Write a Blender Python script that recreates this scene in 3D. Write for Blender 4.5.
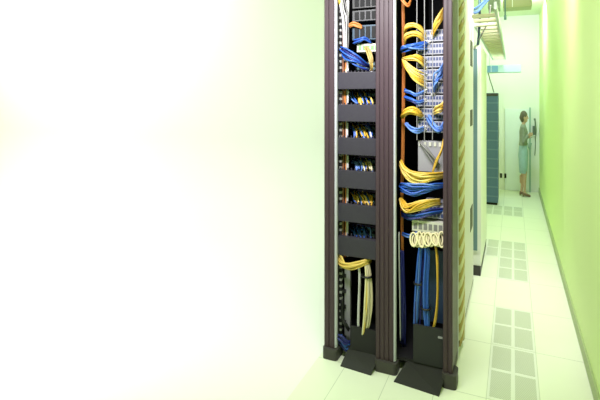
import bpy, bmesh, math, random
from mathutils import Vector, Matrix

for _o in list(bpy.data.objects):
    bpy.data.objects.remove(_o)
SC = bpy.context.scene
COL = SC.collection
random.seed(7)

# ------------------------------------------------------------------ camera
H = 1.85                     # eye height
FPX = 470.0                  # focal length in pixels of a 600 px wide frame
HORIZON = 97.0               # row of the horizon
YAW = math.radians(24.38)    # the camera looks this far left of the corridor
cam_data = bpy.data.cameras.new('camera')
cam_data.sensor_width = 36.0
cam_data.lens = FPX / 600.0 * 36.0
cam_data.shift_y = (HORIZON - 200.0) / 600.0
cam_data.clip_start = 0.05
cam = bpy.data.objects.new('camera', cam_data)
COL.objects.link(cam)
cam.location = (0, 0, H)
cam.rotation_euler = (math.pi / 2, 0, YAW)
SC.camera = cam

# ------------------------------------------------------------------ world, lights, exposure
SC.view_settings.view_transform = 'Standard'
SC.view_settings.look = 'None'
SC.view_settings.exposure = 0.0
SC.view_settings.gamma = 1.0
SC.view_settings.use_curve_mapping = False

world = bpy.data.worlds.new('world')
SC.world = world
world.use_nodes = True
bg = world.node_tree.nodes['Background']
bg.inputs[0].default_value = (0.75, 1.0, 0.33, 1)
bg.inputs[1].default_value = 0.95


def area(name, loc, target, sx, sy, power, color, spread=math.pi):
    l = bpy.data.lights.new(name, 'AREA')
    l.shape = 'RECTANGLE'
    l.size, l.size_y, l.energy, l.color, l.spread = sx, sy, power, color, spread
    o = bpy.data.objects.new(name, l)
    COL.objects.link(o)
    o.location = loc
    d = Vector(target) - Vector(loc)
    o.rotation_euler = d.to_track_quat('-Z', 'Y').to_euler()
    return o


R100, R80 = math.radians(100), math.radians(80)
LAMPS = [
    ('hall_fill', (-6.6, 3.7, 4.4), (-6.6, 5.6, 1.4), 4.2, 0.8, 181, (0.90, 1.0, 1.12), math.pi),  # added fill that whitens the left wall, not a known fixture
    ('hall_floor_fill', (-3.8, 1.9, 3.4), (-3.6, 2.2, 0.0), 1.6, 1.6, 26, (0.90, 1.0, 1.12), R80),  # added fill to whiten the floor on the left
    ('rack_lamp', (-0.85, 1.95, 2.75), (-0.85, 3.12, 1.95), 1.2, 0.15, 32, (1.0, 0.97, 1.0), math.radians(120)),
    ('corridor_lamp', (0.03, 6.9, 3.38), (0.03, 6.9, 0), 0.3, 4.2, 13, (0.95, 1.0, 0.97), math.pi),
    ('corridor_end_fill', (0.1, 8.3, 3.40), (0.0, 9.6, 1.2), 0.5, 0.4, 46, (0.78, 1.0, 0.95), math.pi),  # added fill that lifts the far end of the corridor
    ('cabinet_fill', (0.22, 4.5, 3.7), (-0.30, 5.7, 1.3), 0.3, 0.5, 50, (1.0, 0.97, 0.92), R100),  # added fill to brighten the near face of the white cabinet
]
for _l in LAMPS:
    area(*_l)

# ------------------------------------------------------------------ helpers
CA, SA = math.cos(YAW), math.sin(YAW)


def PY(u, v, Y):
    """world point on the plane Y = const seen at column u, row v of the photograph"""
    a = (u - 300.0) / FPX
    X = Y * (CA * a - SA) / (SA * a + CA)
    d = Y * CA - X * SA
    return Vector((X, Y, H + (HORIZON - v) / FPX * d))


def PX(u, v, X):
    """world point on the plane X = const"""
    a = (u - 300.0) / FPX
    Y = X * (SA * a + CA) / (CA * a - SA)
    d = Y * CA - X * SA
    return Vector((X, Y, H + (HORIZON - v) / FPX * d))


def mat(name, color, rough=0.5, metal=0.0, noise=0.0, nscale=40.0, coat=0.0, emit=None, estr=0.0, alpha=1.0):
    m = bpy.data.materials.new(name)
    m.use_nodes = True
    nt = m.node_tree
    b = nt.nodes['Principled BSDF']
    b.inputs['Base Color'].default_value = (*color, 1)
    b.inputs['Roughness'].default_value = rough
    b.inputs['Metallic'].default_value = metal
    if coat:
        b.inputs['Coat Weight'].default_value = coat
    if noise:
        tc = nt.nodes.new('ShaderNodeTexCoord')
        n = nt.nodes.new('ShaderNodeTexNoise')
        n.inputs['Scale'].default_value = nscale
        r = nt.nodes.new('ShaderNodeMix')
        r.data_type = 'RGBA'
        r.inputs[6].default_value = (*[c * (1 - noise) for c in color], 1)
        r.inputs[7].default_value = (*[min(1, c * (1 + noise)) for c in color], 1)
        nt.links.new(tc.outputs['Object'], n.inputs['Vector'])
        nt.links.new(n.outputs['Fac'], r.inputs[0])
        nt.links.new(r.outputs[2], b.inputs['Base Color'])
    if emit:
        b.inputs['Emission Color'].default_value = (*emit, 1)
        b.inputs['Emission Strength'].default_value = estr
    return m


def matte(m, level):
    m.node_tree.nodes['Principled BSDF'].inputs['Specular IOR Level'].default_value = level
    return m


def stripes(name, c1, c2, axis, period, duty=0.5, rough=0.5, metal=0.0):
    """two-tone repeating bands along an axis (0, 1, 2) of the object"""
    m = mat(name, c1, rough, metal)
    nt = m.node_tree
    b = nt.nodes['Principled BSDF']
    tc = nt.nodes.new('ShaderNodeTexCoord')
    sp = nt.nodes.new('ShaderNodeSeparateXYZ')
    dv = nt.nodes.new('ShaderNodeMath'); dv.operation = 'DIVIDE'; dv.inputs[1].default_value = period
    fr = nt.nodes.new('ShaderNodeMath'); fr.operation = 'FRACT'
    gt = nt.nodes.new('ShaderNodeMath'); gt.operation = 'GREATER_THAN'; gt.inputs[1].default_value = duty
    mx = nt.nodes.new('ShaderNodeMix'); mx.data_type = 'RGBA'
    mx.inputs[6].default_value = (*c1, 1); mx.inputs[7].default_value = (*c2, 1)
    nt.links.new(tc.outputs['Object'], sp.inputs[0])
    nt.links.new(sp.outputs[axis], dv.inputs[0])
    nt.links.new(dv.outputs[0], fr.inputs[0])
    nt.links.new(fr.outputs[0], gt.inputs[0])
    nt.links.new(gt.outputs[0], mx.inputs[0])
    nt.links.new(mx.outputs[2], b.inputs['Base Color'])
    return m


def link(name, bm, m, parent=None, smooth=False, bevel=0.0):
    if bevel:
        bmesh.ops.bevel(bm, geom=list(bm.edges), offset=bevel, segments=2, affect='EDGES', profile=0.7)
    bmesh.ops.recalc_face_normals(bm, faces=bm.faces)
    me = bpy.data.meshes.new(name)
    bm.to_mesh(me)
    bm.free()
    if m:
        me.materials.append(m)
    if smooth:
        for p in me.polygons:
            p.use_smooth = True
    o = bpy.data.objects.new(name, me)
    COL.objects.link(o)
    if parent is not None:
        o.parent = parent
    return o


def box(bm, x0, x1, y0, y1, z0, z1):
    vs = [bm.verts.new(p) for p in ((x0, y0, z0), (x1, y0, z0), (x1, y1, z0), (x0, y1, z0),
                                    (x0, y0, z1), (x1, y0, z1), (x1, y1, z1), (x0, y1, z1))]
    for f in ((0, 3, 2, 1), (4, 5, 6, 7), (0, 1, 5, 4), (1, 2, 6, 5), (2, 3, 7, 6), (3, 0, 4, 7)):
        bm.faces.new([vs[i] for i in f])
    return vs


def bbox(*a):
    bm = bmesh.new()
    box(bm, *a)
    return bm


def prism(bm, pts, z0, z1):
    a = [bm.verts.new((x, y, z0)) for x, y in pts]
    b = [bm.verts.new((x, y, z1)) for x, y in pts]
    n = len(pts)
    for i in range(n):
        bm.faces.new((a[i], a[(i + 1) % n], b[(i + 1) % n], b[i]))
    bm.faces.new(a[::-1]); bm.faces.new(b)


def spline(pts, per=6, closed=False):
    """Catmull-Rom through the points"""
    pts = [Vector(p) for p in pts]
    n = len(pts)
    out = []
    rng = range(n if closed else n - 1)
    for i in rng:
        if closed:
            p0, p1, p2, p3 = pts[i - 1], pts[i], pts[(i + 1) % n], pts[(i + 2) % n]
        else:
            p0, p1, p2, p3 = pts[max(i - 1, 0)], pts[i], pts[i + 1], pts[min(i + 2, n - 1)]
        for k in range(per):
            t = k / per
            out.append(0.5 * ((2 * p1) + (p2 - p0) * t + (2 * p0 - 5 * p1 + 4 * p2 - p3) * t * t
                              + (3 * p1 - p0 - 3 * p2 + p3) * t ** 3))
    if not closed:
        out.append(pts[-1])
    return out


def tube(bm, path, r, sides=6, closed=False):
    n = len(path)
    rings = []
    up = None
    for i, p in enumerate(path):
        if closed:
            t = path[(i + 1) % n] - path[i - 1]
        else:
            t = path[min(i + 1, n - 1)] - path[max(i - 1, 0)]
        t.normalize()
        if up is None:
            up = Vector((0, 0, 1)) if abs(t.z) < 0.8 else Vector((0, 1, 0))
        s = t.cross(up)
        if s.length < 1e-4:
            s = t.orthogonal()
        s.normalize()
        up = s.cross(t).normalized()
        rr = r[i] if isinstance(r, (list, tuple)) else r
        rings.append([bm.verts.new(p + (s * math.cos(a) + up * math.sin(a)) * rr)
                      for a in (2 * math.pi * k / sides for k in range(sides))])
    for i in range(n if closed else n - 1):
        A, B = rings[i], rings[(i + 1) % n]
        for k in range(sides):
            bm.faces.new((A[k], A[(k + 1) % sides], B[(k + 1) % sides], B[k]))
    if not closed:
        bm.faces.new(rings[0][::-1]); bm.faces.new(rings[-1])


def thing(name, label, cat, loc=(0, 0, 0), group=None, parts_world=True):
    o = bpy.data.objects.new(name, None)
    o.empty_display_size = 0.1
    COL.objects.link(o)
    o.location = loc
    o['label'] = label; o['category'] = cat
    if group:
        o['group'] = group
    return o


def tag(o, label, cat, group=None):
    o['label'] = label; o['category'] = cat
    if group:
        o['group'] = group
    return o


def struct(name, bm, m, bevel=0.0, smooth=False):
    o = link(name, bm, m, bevel=bevel, smooth=smooth)
    o['kind'] = 'structure'
    return o


def settle(root):
    """bring meshes drawn in world coordinates under a root that stands elsewhere"""
    inv = Matrix.Translation(-Vector(root.location))
    for ch in root.children_recursive:
        ch.data.transform(inv)


# ------------------------------------------------------------------ materials
M = {}
M['floor'] = None
M['white'] = mat('white paint', (0.86, 0.87, 0.85), 0.6)
M['lime'] = mat('pale lime wall paint', (0.74, 0.93, 0.42), 0.55)
M['ceiling'] = mat('ceiling board', (0.80, 0.85, 0.74), 0.7)
M['olive'] = mat('olive metal', (0.42, 0.44, 0.22), 0.5)
M['base'] = mat('grey green skirting', (0.36, 0.45, 0.22), 0.5)
M['post'] = mat('dark mauve metal', (0.063, 0.041, 0.052), 0.40, 0.0)
M['alu'] = mat('brushed aluminium', (0.52, 0.51, 0.62), 0.4, 0.0)
M['foot'] = mat('grey cast foot', (0.06, 0.055, 0.055), 0.5)
M['black'] = mat('black sheet metal', (0.010, 0.010, 0.012), 0.6)
M['dark'] = mat('dark grey sheet metal', (0.022, 0.021, 0.024), 0.5)
M['cover'] = mat('grey cover metal', (0.043, 0.039, 0.054), 0.45, 0.0, noise=0.12, nscale=90)
M['tray'] = mat('grey tray metal', (0.03, 0.03, 0.034), 0.45, 0.0)
M['shadow_ramp'] = mat('dark rack shadow', (0.025, 0.025, 0.024), 0.5)  # dark tone for the plates that imitate the rack's shadow
M['cream'] = mat('cream cabinet paint', (0.70, 0.67, 0.70), 0.5)
M['cabinet'] = mat('white cabinet paint', (0.86, 0.86, 0.84), 0.5)
M['bluegrey'] = mat('blue grey strip', (0.16, 0.27, 0.31), 0.5)
M['teal'] = stripes('dark teal cabinet front', (0.08, 0.145, 0.26), (0.12, 0.20, 0.32), 2, 0.16, 0.86, 0.5)
M['greyplate'] = mat('light grey plate', (0.33, 0.32, 0.36), 0.45, 0.1)
M['device'] = mat('off white device case', (0.58, 0.57, 0.50), 0.5)
M['panel'] = mat('patch panel grey', (0.33, 0.33, 0.39), 0.45)
M['port'] = mat('dark port', (0.02, 0.025, 0.05), 0.5)
M['portblue'] = mat('blue port', (0.045, 0.06, 0.16), 0.45)
M['rail'] = stripes('perforated rail', (0.03, 0.03, 0.035), (0.55, 0.55, 0.55), 2, 0.045, 0.62, 0.4, 0.4)
M['yellow'] = mat('yellow cable', (0.66, 0.38, 0.035), 0.4)
M['yellow2'] = mat('pale yellow cable', (0.76, 0.53, 0.13), 0.4)
M['cream_c'] = mat('cream cable', (0.74, 0.66, 0.42), 0.45)
M['beige_c'] = mat('beige cable', (0.60, 0.52, 0.38), 0.45)
M['white_c'] = mat('white cable', (0.62, 0.60, 0.64), 0.4)
M['blue'] = mat('blue cable', (0.025, 0.10, 0.48), 0.4)
M['blue2'] = mat('pale blue cable', (0.11, 0.22, 0.60), 0.4)
M['navy'] = mat('navy cable', (0.018, 0.022, 0.17), 0.4)
M['orange'] = mat('orange cable', (0.62, 0.20, 0.05), 0.45)
M['brown'] = mat('brown cable', (0.26, 0.10, 0.05), 0.45)
M['tan'] = mat('tan cable', (0.42, 0.30, 0.11), 0.5)
M['tan2'] = mat('pale tan cable', (0.64, 0.60, 0.42), 0.5)
M['greyc'] = mat('grey cable', (0.20, 0.19, 0.20), 0.5)
M['green'] = mat('green label', (0.16, 0.42, 0.12), 0.5)
M['tie'] = mat('black cable tie', (0.008, 0.008, 0.01), 0.5)
M['traym'] = mat('pale tray metal', (0.58, 0.62, 0.60), 0.4, 0.3)
M['rung'] = mat('brass coloured rung', (0.62, 0.58, 0.42), 0.5, 0.1)
M['grille'] = None


for _k in ('post', 'cover', 'tray', 'shadow_ramp', 'dark', 'black', 'flank', 'foot'):
    if _k in M:
        matte(M[_k], 0.2)


def floor_material(tile):
    m = mat('raised floor tiles', (0.84, 0.86, 0.82), 0.42)
    nt = m.node_tree
    b = nt.nodes['Principled BSDF']
    tc = nt.nodes.new('ShaderNodeTexCoord')
    sp = nt.nodes.new('ShaderNodeSeparateXYZ')
    nt.links.new(tc.outputs['Object'], sp.inputs[0])

    def seam(axis, off, pitch, half):
        a = nt.nodes.new('ShaderNodeMath'); a.operation = 'SUBTRACT'; a.inputs[1].default_value = off
        nt.links.new(sp.outputs[axis], a.inputs[0])
        d = nt.nodes.new('ShaderNodeMath'); d.operation = 'DIVIDE'; d.inputs[1].default_value = pitch
        nt.links.new(a.outputs[0], d.inputs[0])
        r = nt.nodes.new('ShaderNodeMath'); r.operation = 'ROUND'
        nt.links.new(d.outputs[0], r.inputs[0])
        s = nt.nodes.new('ShaderNodeMath'); s.operation = 'SUBTRACT'
        nt.links.new(d.outputs[0], s.inputs[0]); nt.links.new(r.outputs[0], s.inputs[1])
        ab = nt.nodes.new('ShaderNodeMath'); ab.operation = 'ABSOLUTE'
        nt.links.new(s.outputs[0], ab.inputs[0])
        lt = nt.nodes.new('ShaderNodeMath'); lt.operation = 'LESS_THAN'; lt.inputs[1].default_value = half / pitch
        nt.links.new(ab.outputs[0], lt.inputs[0])
        return lt.outputs[0]

    sx = seam(0, -0.15, 0.30, 0.0022)
    sy = seam(1, 3.80, 0.70, 0.0030)
    mx = nt.nodes.new('ShaderNodeMath'); mx.operation = 'MAXIMUM'
    nt.links.new(sx, mx.inputs[0]); nt.links.new(sy, mx.inputs[1])
    noise = nt.nodes.new('ShaderNodeTexNoise'); noise.inputs['Scale'].default_value = 3.0
    nt.links.new(tc.outputs['Object'], noise.inputs['Vector'])
    base = nt.nodes.new('ShaderNodeMix'); base.data_type = 'RGBA'
    base.inputs[6].default_value = (0.79, 0.83, 0.69, 1); base.inputs[7].default_value = (0.83, 0.86, 0.74, 1)
    nt.links.new(noise.outputs['Fac'], base.inputs[0])
    mix = nt.nodes.new('ShaderNodeMix'); mix.data_type = 'RGBA'
    mix.inputs[7].default_value = (0.56, 0.60, 0.50, 1)
    nt.links.new(base.outputs[2], mix.inputs[6])
    nt.links.new(mx.outputs[0], mix.inputs[0])
    nt.links.new(mix.outputs[2], b.inputs['Base Color'])
    return m


def grille_material():
    """pale tile drilled with a fine slanted pattern of dark slots"""
    m = mat('drilled floor grille', (0.5, 0.55, 0.45), 0.5)
    nt = m.node_tree
    b = nt.nodes['Principled BSDF']
    tc = nt.nodes.new('ShaderNodeTexCoord')
    w = nt.nodes.new('ShaderNodeTexWave')
    w.wave_type = 'BANDS'; w.bands_direction = 'DIAGONAL'
    w.inputs['Scale'].default_value = 34.0
    r = nt.nodes.new('ShaderNodeValToRGB')
    r.color_ramp.elements[0].color = (0.46, 0.50, 0.40, 1); r.color_ramp.elements[0].position = 0.3
    r.color_ramp.elements[1].color = (0.64, 0.67, 0.58, 1); r.color_ramp.elements[1].position = 0.7
    nt.links.new(tc.outputs['Object'], w.inputs['Vector'])
    nt.links.new(w.outputs['Fac'], r.inputs[0])
    nt.links.new(r.outputs[0], b.inputs['Base Color'])
    return m


# ------------------------------------------------------------------ the room
WX = 0.464      # right wall
BY = 10.2       # end wall
CZ = 3.45       # ceiling
M['floor'] = floor_material(None)
M['grille'] = grille_material()
struct('floor', bbox(-1.26, WX, -1.5, BY, -0.1, 0.0), M['floor'])
struct('wall_right', bbox(WX, WX + 0.12, -1.5, BY + 0.12, -0.1, 3.9), M['lime'])
struct('wall_back', bbox(-1.6, WX, BY, BY + 0.12, -0.1, CZ + 0.1), M['white'])
struct('ceiling', bbox(-1.6, WX, 4.6, BY, CZ, CZ + 0.1), M['ceiling'])
M['front'] = mat('charcoal light block', (0.06, 0.06, 0.06), 0.7)
struct('light_block_wall', bbox(-5.0, WX, -1.62, -1.5, -0.1, 3.1), M['front'])  # added unseen behind the camera to keep light off the lower rack
bm = bmesh.new(); box(bm, WX - 0.014, WX, -1.5, BY - 0.02, 0.0, 0.10)
struct('baseboard_right', bm, M['base'], bevel=0.003)
# white wall left of the racks: floor sweeps up into it in one curve
bm = bmesh.new()
prof = [(-1.5, 0.0)]
R_ = 1.3
WY = 5.6
for k in range(25):
    a = math.pi / 2 * k / 24
    prof.append((WY - R_ + R_ * math.sin(a), R_ - R_ * math.cos(a)))
prof += [(WY, 3.9), (WY + 0.1, 3.9), (WY + 0.1, -0.1), (-1.5, -0.1)]
va = [bm.verts.new((-10.0, y, z)) for y, z in prof]
vb = [bm.verts.new((-1.26, y, z)) for y, z in prof]
n = len(prof)
for i in range(n):
    bm.faces.new((va[i], va[(i + 1) % n], vb[(i + 1) % n], vb[i]))
bm.faces.new(va[::-1]); bm.faces.new(vb)
o = struct('wall_left', bm, M['white'])
for p in o.data.polygons:
    p.use_smooth = len(p.vertices) == 4
o.modifiers.new('split', 'EDGE_SPLIT').split_angle = math.radians(30)
struct('wall_middle', bbox(-1.26, -0.95, WY, WY + 0.1, 0.0, 3.9), M['white'])

# ------------------------------------------------------------------ perforated floor tiles
tiles = [(0, -1, 'nearest'), (0, 0, 'second'), (0, 2, ''), (0, 3, ''), (-1, 3, ''), (0, 6, ''), (-1, 6, '')]
tile_labels = {
    (0, -1): 'drilled grey floor tile of four grilles, at the bottom edge of the picture',
    (0, 0): 'drilled grey floor tile of four grilles, just beyond the nearest one',
    (0, 2): 'drilled grey floor tile beyond the plain tile, near one of the middle pair',
    (0, 3): 'drilled grey floor tile, far one of the middle pair in the corridor',
    (-1, 3): 'drilled grey floor tile beside the white cabinet base, half hidden by it',
    (0, 6): 'drilled grey floor tile far down the corridor, in front of the standing person',
    (-1, 6): 'drilled grey floor tile at the foot of the dark teal cabinet',
}
M['tile_frame'] = mat('perforated tile border', (0.76, 0.79, 0.72), 0.45)
for i, k, _ in tiles:
    x0, x1 = -0.15 + 0.30 * i + 0.004, -0.15 + 0.30 * (i + 1) - 0.004
    y0, y1 = 3.80 + 0.70 * k + 0.005, 3.80 + 0.70 * (k + 1) - 0.005
    if i == 0 and k == 6:
        y1 = y1
    t = thing('perforated_floor_tile', tile_labels[(i, k)], 'floor tile', ((x0 + x1) / 2, (y0 + y1) / 2, 0.0),
              'perforated tiles in the raised floor')
    link('tile_border', bbox(x0, x1, y0, y1, 0.0, 0.002), M['tile_frame'], t)
    cx, cy = (x0 + x1) / 2, (y0 + y1) / 2
    for a in (0, 1):
        for c in (0, 1):
            gx0 = x0 + 0.012 if a == 0 else cx + 0.012
            gx1 = cx - 0.012 if a == 0 else x1 - 0.012
            gy0 = y0 + 0.022 if c == 0 else cy + 0.018
            gy1 = cy - 0.018 if c == 0 else y1 - 0.022
            link('grille', bbox(gx0, gx1, gy0, gy1, 0.001, 0.0035), M['grille'], t)
    settle(t)

# ------------------------------------------------------------------ the open double rack
YF = 3.12
ZT = 2.92
P1a, P1b = PY(324, 0, YF).x, PY(334.5, 0, YF).x
P2a, P2b = PY(375.5, 0, YF).x, PY(393.5, 0, YF).x
P3a, P3b = PY(443, 0, YF).x, PY(452.5, 0, YF).x
rack = thing('open_server_rack', 'tall dark two bay rack with open front full of cables', 'server rack',
             ((P1a + P3b) / 2, 3.9, 0.0))


def post(x0, x1, zb, ridges):
    bm = bmesh.new()
    pts = [(x0 + 0.006, YF), ]
    w = x1 - x0
    for k in range(1, ridges):
        xc = x0 + w * k / ridges
        pts += [(xc - 0.006, YF), (xc - 0.003, YF + 0.007), (xc + 0.003, YF + 0.007), (xc + 0.006, YF)]
    pts += [(x1 - 0.006, YF), (x1, YF + 0.006), (x1, YF + 0.085), (x0, YF + 0.085), (x0, YF + 0.006)]
    prism(bm, pts, zb, ZT)
    o = link('post', bm, M['post'], rack)
    return o


def strip(x, y0, y1, zb, name='edge_strip', m='alu', par=rack, side=1):
    return link(name, bbox(min(x, x + 0.003 * side), max(x, x + 0.003 * side), y0, y1, zb, ZT), M[m], par)


def foot(x0, x1, zt):
    bm = bmesh.new()
    r = 0.025
    pts = []
    X0, X1, Y0, Y1 = x0 - 0.006, x1 + 0.026, YF - 0.024, YF + 0.11
    for cx, cy, a0 in ((X1 - r, Y1 - r, 0), (X0 + r, Y1 - r, 90), (X0 + r, Y0 + r, 180), (X1 - r, Y0 + r, 270)):
        for k in range(5):
            a = math.radians(a0 + 90 * k / 4)
            pts.append((cx + r * math.cos(a), cy + r * math.sin(a)))
    prism(bm, pts, 0.0, zt - 0.012)
    # sloping shoulder under the post
    top = [f for f in bm.faces if all(abs(v.co.z - (zt - 0.012)) < 1e-6 for v in f.verts)][0]
    ex = bmesh.ops.inset_region(bm, faces=[top], thickness=0.008)
    for v in top.verts:
        v.co.z = zt
    return bm


p1 = post(P1a, P1b, 0.075, 2)
p2 = post(P2a, P2b, 0.075, 4)
p3 = post(P3a, P3b, 0.088, 2)
for p, (a, b, z) in ((p1, (P1a, P1b, 0.075)), (p2, (P2a, P2b, 0.075)), (p3, (P3a, P3b, 0.088))):
    f = link('foot', foot(a, b, z), M['foot'], p)
    f['label'] = 'grey cast foot under the post'
for x, p in ((P1b, p1), (P2b, p2)):
    bm = bmesh.new()
    prism(bm, [(x + 0.0005, YF + 0.002), (x + 0.006, YF + 0.002), (x + 0.013, YF + 0.011), (x + 0.013, YF + 0.035), (x + 0.0005, YF + 0.035)], 0.08, ZT)
    e = link('edge_strip', bm, M['alu'], p)
    e['label'] = 'bright aluminium edge strip'
# right flank of the last post: green-grey band seen from the corridor
M['flank'] = mat('grey flank metal', (0.095, 0.082, 0.073), 0.45, 0.0)
matte(M['flank'], 0.2)
link('corner_flank', bbox(P3b - 0.04, P3b, YF + 0.086, YF + 0.34, 0.03, ZT), M['flank'], rack)
strip(P3b, YF + 0.30, YF + 0.335, 0.03, name='flank_edge', m='alu')
# rear part of the flank: cream sheet with recessed slots
side_y0, side_y1 = PX(464.3, 0, P3b).y, PX(473.3, 0, P3b).y
sp = link('side_panel', bbox(P3b - 0.03, P3b, side_y0, side_y1, 0.03, ZT), M['cream'], rack)
sp['label'] = 'cream sheet side panel with dark slots'
for v0, v1 in ((40, 67), (110, 125), (209, 226)):
    a, b = PX(470.2, v0, P3b), PX(472.2, v1, P3b)
    zt_, zb_ = a.z, b.z
    link('slot', bbox(P3b - 0.002, P3b + 0.004, a.y, b.y, zb_, zt_), M['foot'], sp)
# shell behind
link('back_panel', bbox(P1a, P3b - 0.03, side_y1 - 0.03, side_y1, 0.03, ZT), M['black'], rack)
link('outer_panel', bbox(P1a, P1a + 0.02, YF + 0.086, side_y1 - 0.03, 0.03, ZT), M['dark'], rack)
link('divider_panel', bbox(P2b - 0.05, P2b - 0.04, YF + 0.086, side_y1 - 0.03, 0.03, ZT), M['black'], rack)
link('channel_wall', bbox(P3b - 0.045, P3b - 0.035, YF + 0.34, side_y1 - 0.03, 0.03, ZT), M['black'], rack)
link('top_panel', bbox(P1a, P3b, YF, side_y1, ZT, ZT + 0.03), M['dark'], rack)
link('base_plate', bbox(P1a, P3b, YF + 0.05, side_y1, 0.075, 0.095), M['dark'], rack)
# equipment carriers at the back of each bay
L0, L1 = P1b + 0.003, P2a - 0.003
R0, R1 = P2b + 0.003, P3a - 0.003
rl = link('mounting_rail', bbox(L0 + 0.002, L0 + 0.018, YF + 0.088, YF + 0.12, 0.10, ZT), M['rail'], rack)
rl['label'] = 'perforated steel rail beside the left post'
link('guide_rod', bbox(PY(416.6, 0, 3.17).x, PY(417.3, 0, 3.17).x, 3.168, 3.172, PY(417, 140, 3.17).z, ZT), M['greyc'], rack)
link('guide_rod', bbox(PY(424.1, 0, 3.17).x, PY(424.8, 0, 3.17).x, 3.168, 3.172, PY(424, 140, 3.17).z, ZT), M['greyc'], rack)
link('guide_rod', bbox(PY(432.1, 0, 3.17).x, PY(432.8, 0, 3.17).x, 3.168, 3.172, PY(432, 140, 3.17).z, ZT), M['greyc'], rack)
# front kick panels and added sloping plates that stand in for the shadow underneath
link('kick_panel', bbox(L0 + 0.10, L1, YF + 0.04, YF + 0.055, 0.075, 0.24), M['dark'], rack)
link('kick_panel', bbox(R0 + 0.12, R1, YF + 0.04, YF + 0.055, 0.09, 0.34), M['tray'], rack)
a, b = PY(438, 336, YF + 0.04), PY(442.5, 339, YF + 0.04)
link('label_plate', bbox(a.x, b.x, YF + 0.037, YF + 0.0405, b.z, a.z), M['greyplate'], rack)


def shadow_ramp(x0t, x1t, x0b, x1b, yb0, yb1):
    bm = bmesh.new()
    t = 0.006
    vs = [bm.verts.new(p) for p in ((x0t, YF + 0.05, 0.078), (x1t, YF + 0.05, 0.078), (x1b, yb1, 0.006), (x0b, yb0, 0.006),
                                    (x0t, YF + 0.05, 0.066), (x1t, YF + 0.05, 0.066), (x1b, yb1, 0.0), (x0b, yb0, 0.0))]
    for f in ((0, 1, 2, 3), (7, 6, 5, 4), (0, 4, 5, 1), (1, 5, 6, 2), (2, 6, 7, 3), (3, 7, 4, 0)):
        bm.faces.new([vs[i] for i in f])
    return link('shadow_plate', bm, M['shadow_ramp'], rack)


shadow_ramp(L0 + 0.085, L1 + 0.02, -1.080, P2a - 0.008, 3.055, 3.035)
shadow_ramp(R0 + 0.075, R1 + 0.02, -0.705, P3a - 0.008, 3.03, 2.995)
settle(rack)

# ------------------------------------------------------------------ left bay: covers, switches
cover_rows = [(72, 89, 'topmost'), (104.5, 121.5, 'second from the top'), (138, 155, 'third from the top'),
              (171, 188.5, 'third from the bottom'), (205, 222.5, 'second from the bottom'), (238, 257, 'lowest')]
for v0, v1, w in cover_rows:
    a, b = PY(355, v0, 3.165), PY(355, v1, 3.165)
    t = thing('cable_cover', 'blank grey horizontal cable cover in the left rack bay, %s of six' % w, 'cable cover',
              ((L0 + L1) / 2, 3.165, b.z), 'grey cable covers in the left bay')
    bm = bbox(L0 + 0.004, L1, 3.160, 3.20, b.z, a.z)
    link('front_plate', bm, M['cover'], t, bevel=0.004)
    bm = bmesh.new()
    for k in range(11):                     # comb of fingers on both edges
        x = L0 + 0.012 + (L1 - L0 - 0.02) * k / 10
        box(bm, x - 0.004, x + 0.004, 3.205, 3.215, a.z - 0.006, a.z + 0.012)
        box(bm, x - 0.004, x + 0.004, 3.205, 3.215, b.z - 0.012, b.z + 0.006)
    box(bm, L0 + 0.008, L1 - 0.004, 3.2, 3.215, b.z + 0.005, a.z - 0.005)
    link('finger_comb', bm, M['cover'], t)
    settle(t)


def switch(name, label, cat, x0, x1, y, z0, z1, body, nport, rows, pm, depth=0.22, group=None, lampcol=None):
    t = thing(name, label, cat, ((x0 + x1) / 2, y, z0), group)
    link('case', bbox(x0, x1, y, y + depth, z0, z1), M[body], t, bevel=0.002)
    bm = bmesh.new()
    h = z1 - z0
    for r in range(rows):
        zc = z0 + h * (r + 0.5) / rows
        for k in range(nport):
            xc = x0 + (x1 - x0) * (k + 0.7) / (nport + 0.4)
            pw = (x1 - x0) / nport * 0.33
            box(bm, xc - pw, xc + pw, y - 0.002, y + 0.002, zc - h / rows * 0.28, zc + h / rows * 0.28)
    link('port_row', bm, M[pm], t)
    settle(t)
    return t


sw_v = [(62, 71), (92, 104), (125, 137), (158, 170), (192, 204), (226, 237)]
words = ['above the topmost grey cover', 'in the gap under the topmost grey cover', 'in the second gap between grey covers',
         'in the third gap between grey covers', 'in the fourth gap between grey covers', 'in the lowest gap between grey covers']
for (v0, v1), w in zip(sw_v, words):
    zt_, zb_ = PY(362, v0, 3.36).z, PY(362, v1, 3.36).z
    switch('network_switch', 'dark network switch %s of the left rack bay' % w, 'network switch',
           L0 + 0.075, L1 + 0.03, 3.36, zb_, zt_, 'dark', 8, 2, 'bluegrey', group='switches in the left bay')
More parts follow.
